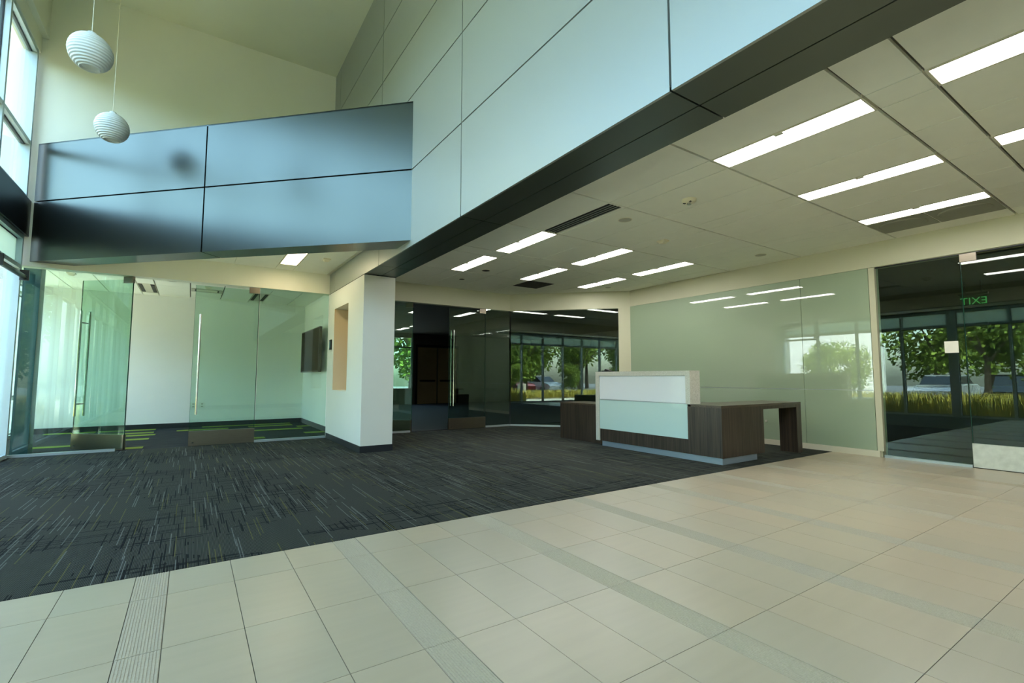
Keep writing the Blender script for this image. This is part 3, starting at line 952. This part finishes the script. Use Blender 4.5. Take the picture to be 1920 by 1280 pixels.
for (x, lab) in ((0.08, 'square white wall outlet low on the meeting room back wall'), (0.25, 'white wall outlet beside the square one on the meeting room back wall')):
    t = empty('wall_outlet', (x, 13.45, 0.5), label=lab, cat='outlet')
    pl = box('plate', (-0.06, 0.06, -0.01, 0.0, -0.07, 0.07), 'paper', t, 0.002)
    for zz in (-0.03, 0.03):
        box('socket', (-0.02, 0.02, -0.012, -0.01, zz - 0.016, zz + 0.016), 'grey_plastic', pl)

# ------------------------------------------------------------------ exit sign
ex = empty('exit_sign', (13.0, 2.80, 2.69), label='edge lit green EXIT sign hanging in the dark room beyond the glass door', cat='sign')
box('acrylic_panel', (-0.004, 0.004, -0.2, 0.2, -0.11, 0.13), 'door_glass', ex)
box('ceiling_housing', (-0.03, 0.03, -0.22, 0.22, 0.13, 0.17), 'grille_dark', ex)
MB().tube((0, -0.12, 0.17), (0, -0.12, 0.41), 0.008, 8).build('hanging_rod', 'grille_dark', ex)
MB().tube((0, 0.12, 0.17), (0, 0.12, 0.41), 0.008, 8).build('hanging_rod', 'grille_dark', ex)
cu = bpy.data.curves.new('exit_text', 'FONT')
cu.body = 'EXIT'
cu.size = 0.2
cu.extrude = 0.002
cu.align_x = 'CENTER'
cu.align_y = 'CENTER'
tmp = bpy.data.objects.new('exit_text', cu)
col.objects.link(tmp)
bpy.context.view_layer.update()
tme = bpy.data.meshes.new_from_object(tmp.evaluated_get(bpy.context.evaluated_depsgraph_get()))
bpy.data.objects.remove(tmp)
tx = link('lettering', tme, 'exit_green')
tx.parent = ex
tx.location = (0.006, 0, 0.005)
tx.rotation_euler = (math.pi / 2, 0, math.pi / 2)

# ------------------------------------------------------------------ outdoors
box('ground', (-90, 40, -60, 70, -0.4, -0.12), 'asphalt', kind=S)
box('path', (-5.6, -2.24, -30, 30, -0.12, -0.03), 'concrete', kind=S)
MB().box(-9.5, -5.7, -30, 30, -0.12, -0.05).build('ground_bed', 'soil', kind=S)
box('path_front', (-2.24, 14, -12, YS - 0.3, -0.12, -0.03), 'concrete', kind=S)
box('wall_far', (-34, -24, 17, 30, -0.1, 7), 'white_render', kind=S, label='white building across the car park')
wing = box('wall_wing', (-14, -3.6, 15.2, 15.6, -0.1, 10), 'white_render', kind=S, label='white rendered wing of the building outside')


def blades(name, boxes, n, mat, label, hmin, hmax):
    vs, fs = [], []
    for (x0, x1, y0, y1) in boxes:
        for _ in range(n):
            x, y = random.uniform(x0, x1), random.uniform(y0, y1)
            h = random.uniform(hmin, hmax)
            a = random.uniform(0, 6.283)
            lean = random.uniform(0.1, 0.45) * h
            w = random.uniform(0.012, 0.028)
            dx, dy = math.cos(a), math.sin(a)
            b = len(vs)
            vs += [(x - dy * w, y + dx * w, -0.08), (x + dy * w, y - dx * w, -0.08),
                   (x + dx * lean * .4 + dy * w * .8, y + dy * lean * .4 - dx * w * .8, h * .6), (x + dx * lean * .4 - dy * w * .8, y + dy * lean * .4 + dx * w * .8, h * .6),
                   (x + dx * lean, y + dy * lean, h)]
            fs += [[b, b + 1, b + 2, b + 3], [b + 3, b + 2, b + 4]]
    me = bpy.data.meshes.new(name)
    me.from_pydata(vs, [], fs)
    me.update()
    return link(name, me, mat, kind='stuff', label=label, cat='grass')


blades('ornamental_grass', [(-5.4, -2.9, 2.6, 8.2)], 5200, 'grass_blade', 'tall yellow ornamental grass outside the lobby windows', 0.3, 0.75)
blades('border_grass', [(-9.0, -7.0, -12, 1.5), (-9.3, -8.0, 9, 14)], 2600, 'grass_blade', 'low grass border along the car park', 0.25, 0.5)


def tree_meshes(seed):
    rnd = random.Random(seed)
    tr = MB()
    tr.tube((0, 0, -0.1), (0.1, 0.05, 2.2), 0.16, 10, 0.1)
    for k in range(5):
        a = k * 1.26 + rnd.random()
        tr.tube((0.1, 0.05, 1.9 + 0.1 * k), (0.1 + 1.3 * math.cos(a), 1.3 * math.sin(a), 3.4 + rnd.random()), 0.07, 7, 0.03)
    blobs = [(rnd.uniform(-1.4, 1.4), rnd.uniform(-1.4, 1.4), rnd.uniform(1.7, 5.6), rnd.uniform(0.8, 1.2)) for _ in range(15)] + [(0, 0, 3.6, 1.7)]
    vs, fs = [], []
    for (bx_, by_, bz_, r) in blobs:
        for _ in range(330):
            d_ = Vector((rnd.gauss(0, 1), rnd.gauss(0, 1), rnd.gauss(0, 1))).normalized()
            p = Vector((bx_, by_, bz_)) + d_ * r * (rnd.random() ** 0.4)
            q = Vector((rnd.gauss(0, 1), rnd.gauss(0, 1), rnd.gauss(0, 1))).normalized()
            s = rnd.uniform(0.07, 0.15)
            a = q.orthogonal().normalized() * s
            c = q.cross(a).normalized() * s * 0.7
            b = len(vs)
            vs += [tuple(p - a), tuple(p + c), tuple(p + a), tuple(p - c)]
            fs.append([b, b + 1, b + 2, b + 3])
    me = bpy.data.meshes.new('crown')
    me.from_pydata(vs, [], fs)
    me.update()
    return tr.mesh('trunk'), me


TM = [tree_meshes(s) for s in (1, 2, 3)]
for t_ in TM:
    t_[0].materials.append(MATS['bark'])
    t_[1].materials.append(MATS['leaf_green'])
spots = [(-13.0, 6.2 + 5.4 * k, 0.95 + 0.04 * (k % 3)) for k in range(-5, 1)] + [(-20.5, 3.4 + 6.6 * k, 1.15) for k in range(-5, 2)]
spots += [(-29, 0.5 + 8.6 * k, 1.5) for k in range(-4, 2)] + [(-8.0 + 6.2 * k, -17, 1.1) for k in range(4)] + [(4.4, 26, 1.1), (10.2, 25.5, 1.1), (-5.5, 24, 1.2)]
spots += [(-11.0, 3.5 + 5.4 * k, 0.36) for k in range(-3, 1)] + [(-13.5, 11.6, 0.5), (-15.5, 14.2, 0.55)]
for k, (x, y, s) in enumerate(spots):
    t = empty('tree', (x, y, -0.1), random.uniform(0, 6.28), label='tall leafy green tree standing around the car park outside' if s > 0.7 else 'small leafy shrub at the edge of the car park outside', cat='tree' if s > 0.7 else 'shrub', group='trees around the building' if s > 0.7 else 'shrubs around the car park')
    t.scale = (s, s, s)
    link('trunk', TM[k % 3][0], None, t)
    link('crown', TM[k % 3][1], None, t)


def car(x, y, rz, paint, lab):
    t = empty('parked_car', (x, y, -0.12), rz, label=lab, cat='car', group='cars in the car park')
    def side(profile, w, name, mat):
        mb = MB()
        n = len(profile)
        mb.v = [(p[0], -w, p[1]) for p in profile] + [(p[0], w, p[1]) for p in profile]
        mb.f = [list(range(n)), list(reversed(range(n, 2 * n)))] + [[i, n + i, n + (i + 1) % n, (i + 1) % n] for i in range(n)]
        return mb.build(name, mat, t, bevel=0.03)
    side([(-2.2, 0.3), (2.2, 0.3), (2.25, 0.65), (2.0, 0.82), (1.0, 0.95), (-1.8, 0.98), (-2.2, 0.85)], 0.88, 'body', paint)
    side([(1.0, 0.95), (0.35, 1.4), (-1.0, 1.45), (-1.75, 1.0)], 0.74, 'cabin', 'car_window')
    box('roof', (-0.98, 0.33, -0.70, 0.70, 1.40, 1.47), paint, t)
    for sx in (-1.35, 1.35):
        for sy in (-0.82, 0.72):
            MB().tube((sx, sy, 0.32), (sx, sy + 0.2, 0.32), 0.32, 18).build('wheel', 'rubber', t)


for k, (x, y, p, lab) in enumerate([(-16.5, 0.2, 'car_silver', 'silver car parked beneath the trees'), (-16.4, 3.0, 'car_white', 'white car parked beside the silver one'), (-16.6, -2.8, 'car_blue', 'blue car parked beyond the border grass'),
                                    (-16.5, 5.8, 'car_dark', 'dark grey car in the car park'), (-16.6, -5.6, 'car_red', 'dark red car in the car park'), (-16.5, 8.6, 'car_silver', 'silver car parked next to the dark grey one'), (-16.3, -8.4, 'car_white', 'white car parked next to the dark red one')]):
    car(x, y, math.radians(2 * (k % 3 - 1)), p, lab)
lp = empty('lamp_post', (-9.75, -1.9, -0.12), label='white car park lamp post on a concrete base', cat='lamp post')
MB().tube((0, 0, 0), (0, 0, 0.9), 0.28, 20).build('concrete_base', 'concrete', lp)
MB().tube((0, 0, 0.9), (0, 0, 6.5), 0.07, 12).build('pole', 'white_render', lp)
box('lamp_head', (-0.15, 0.75, -0.12, 0.12, 6.45, 6.6), 'grey_plastic', lp)
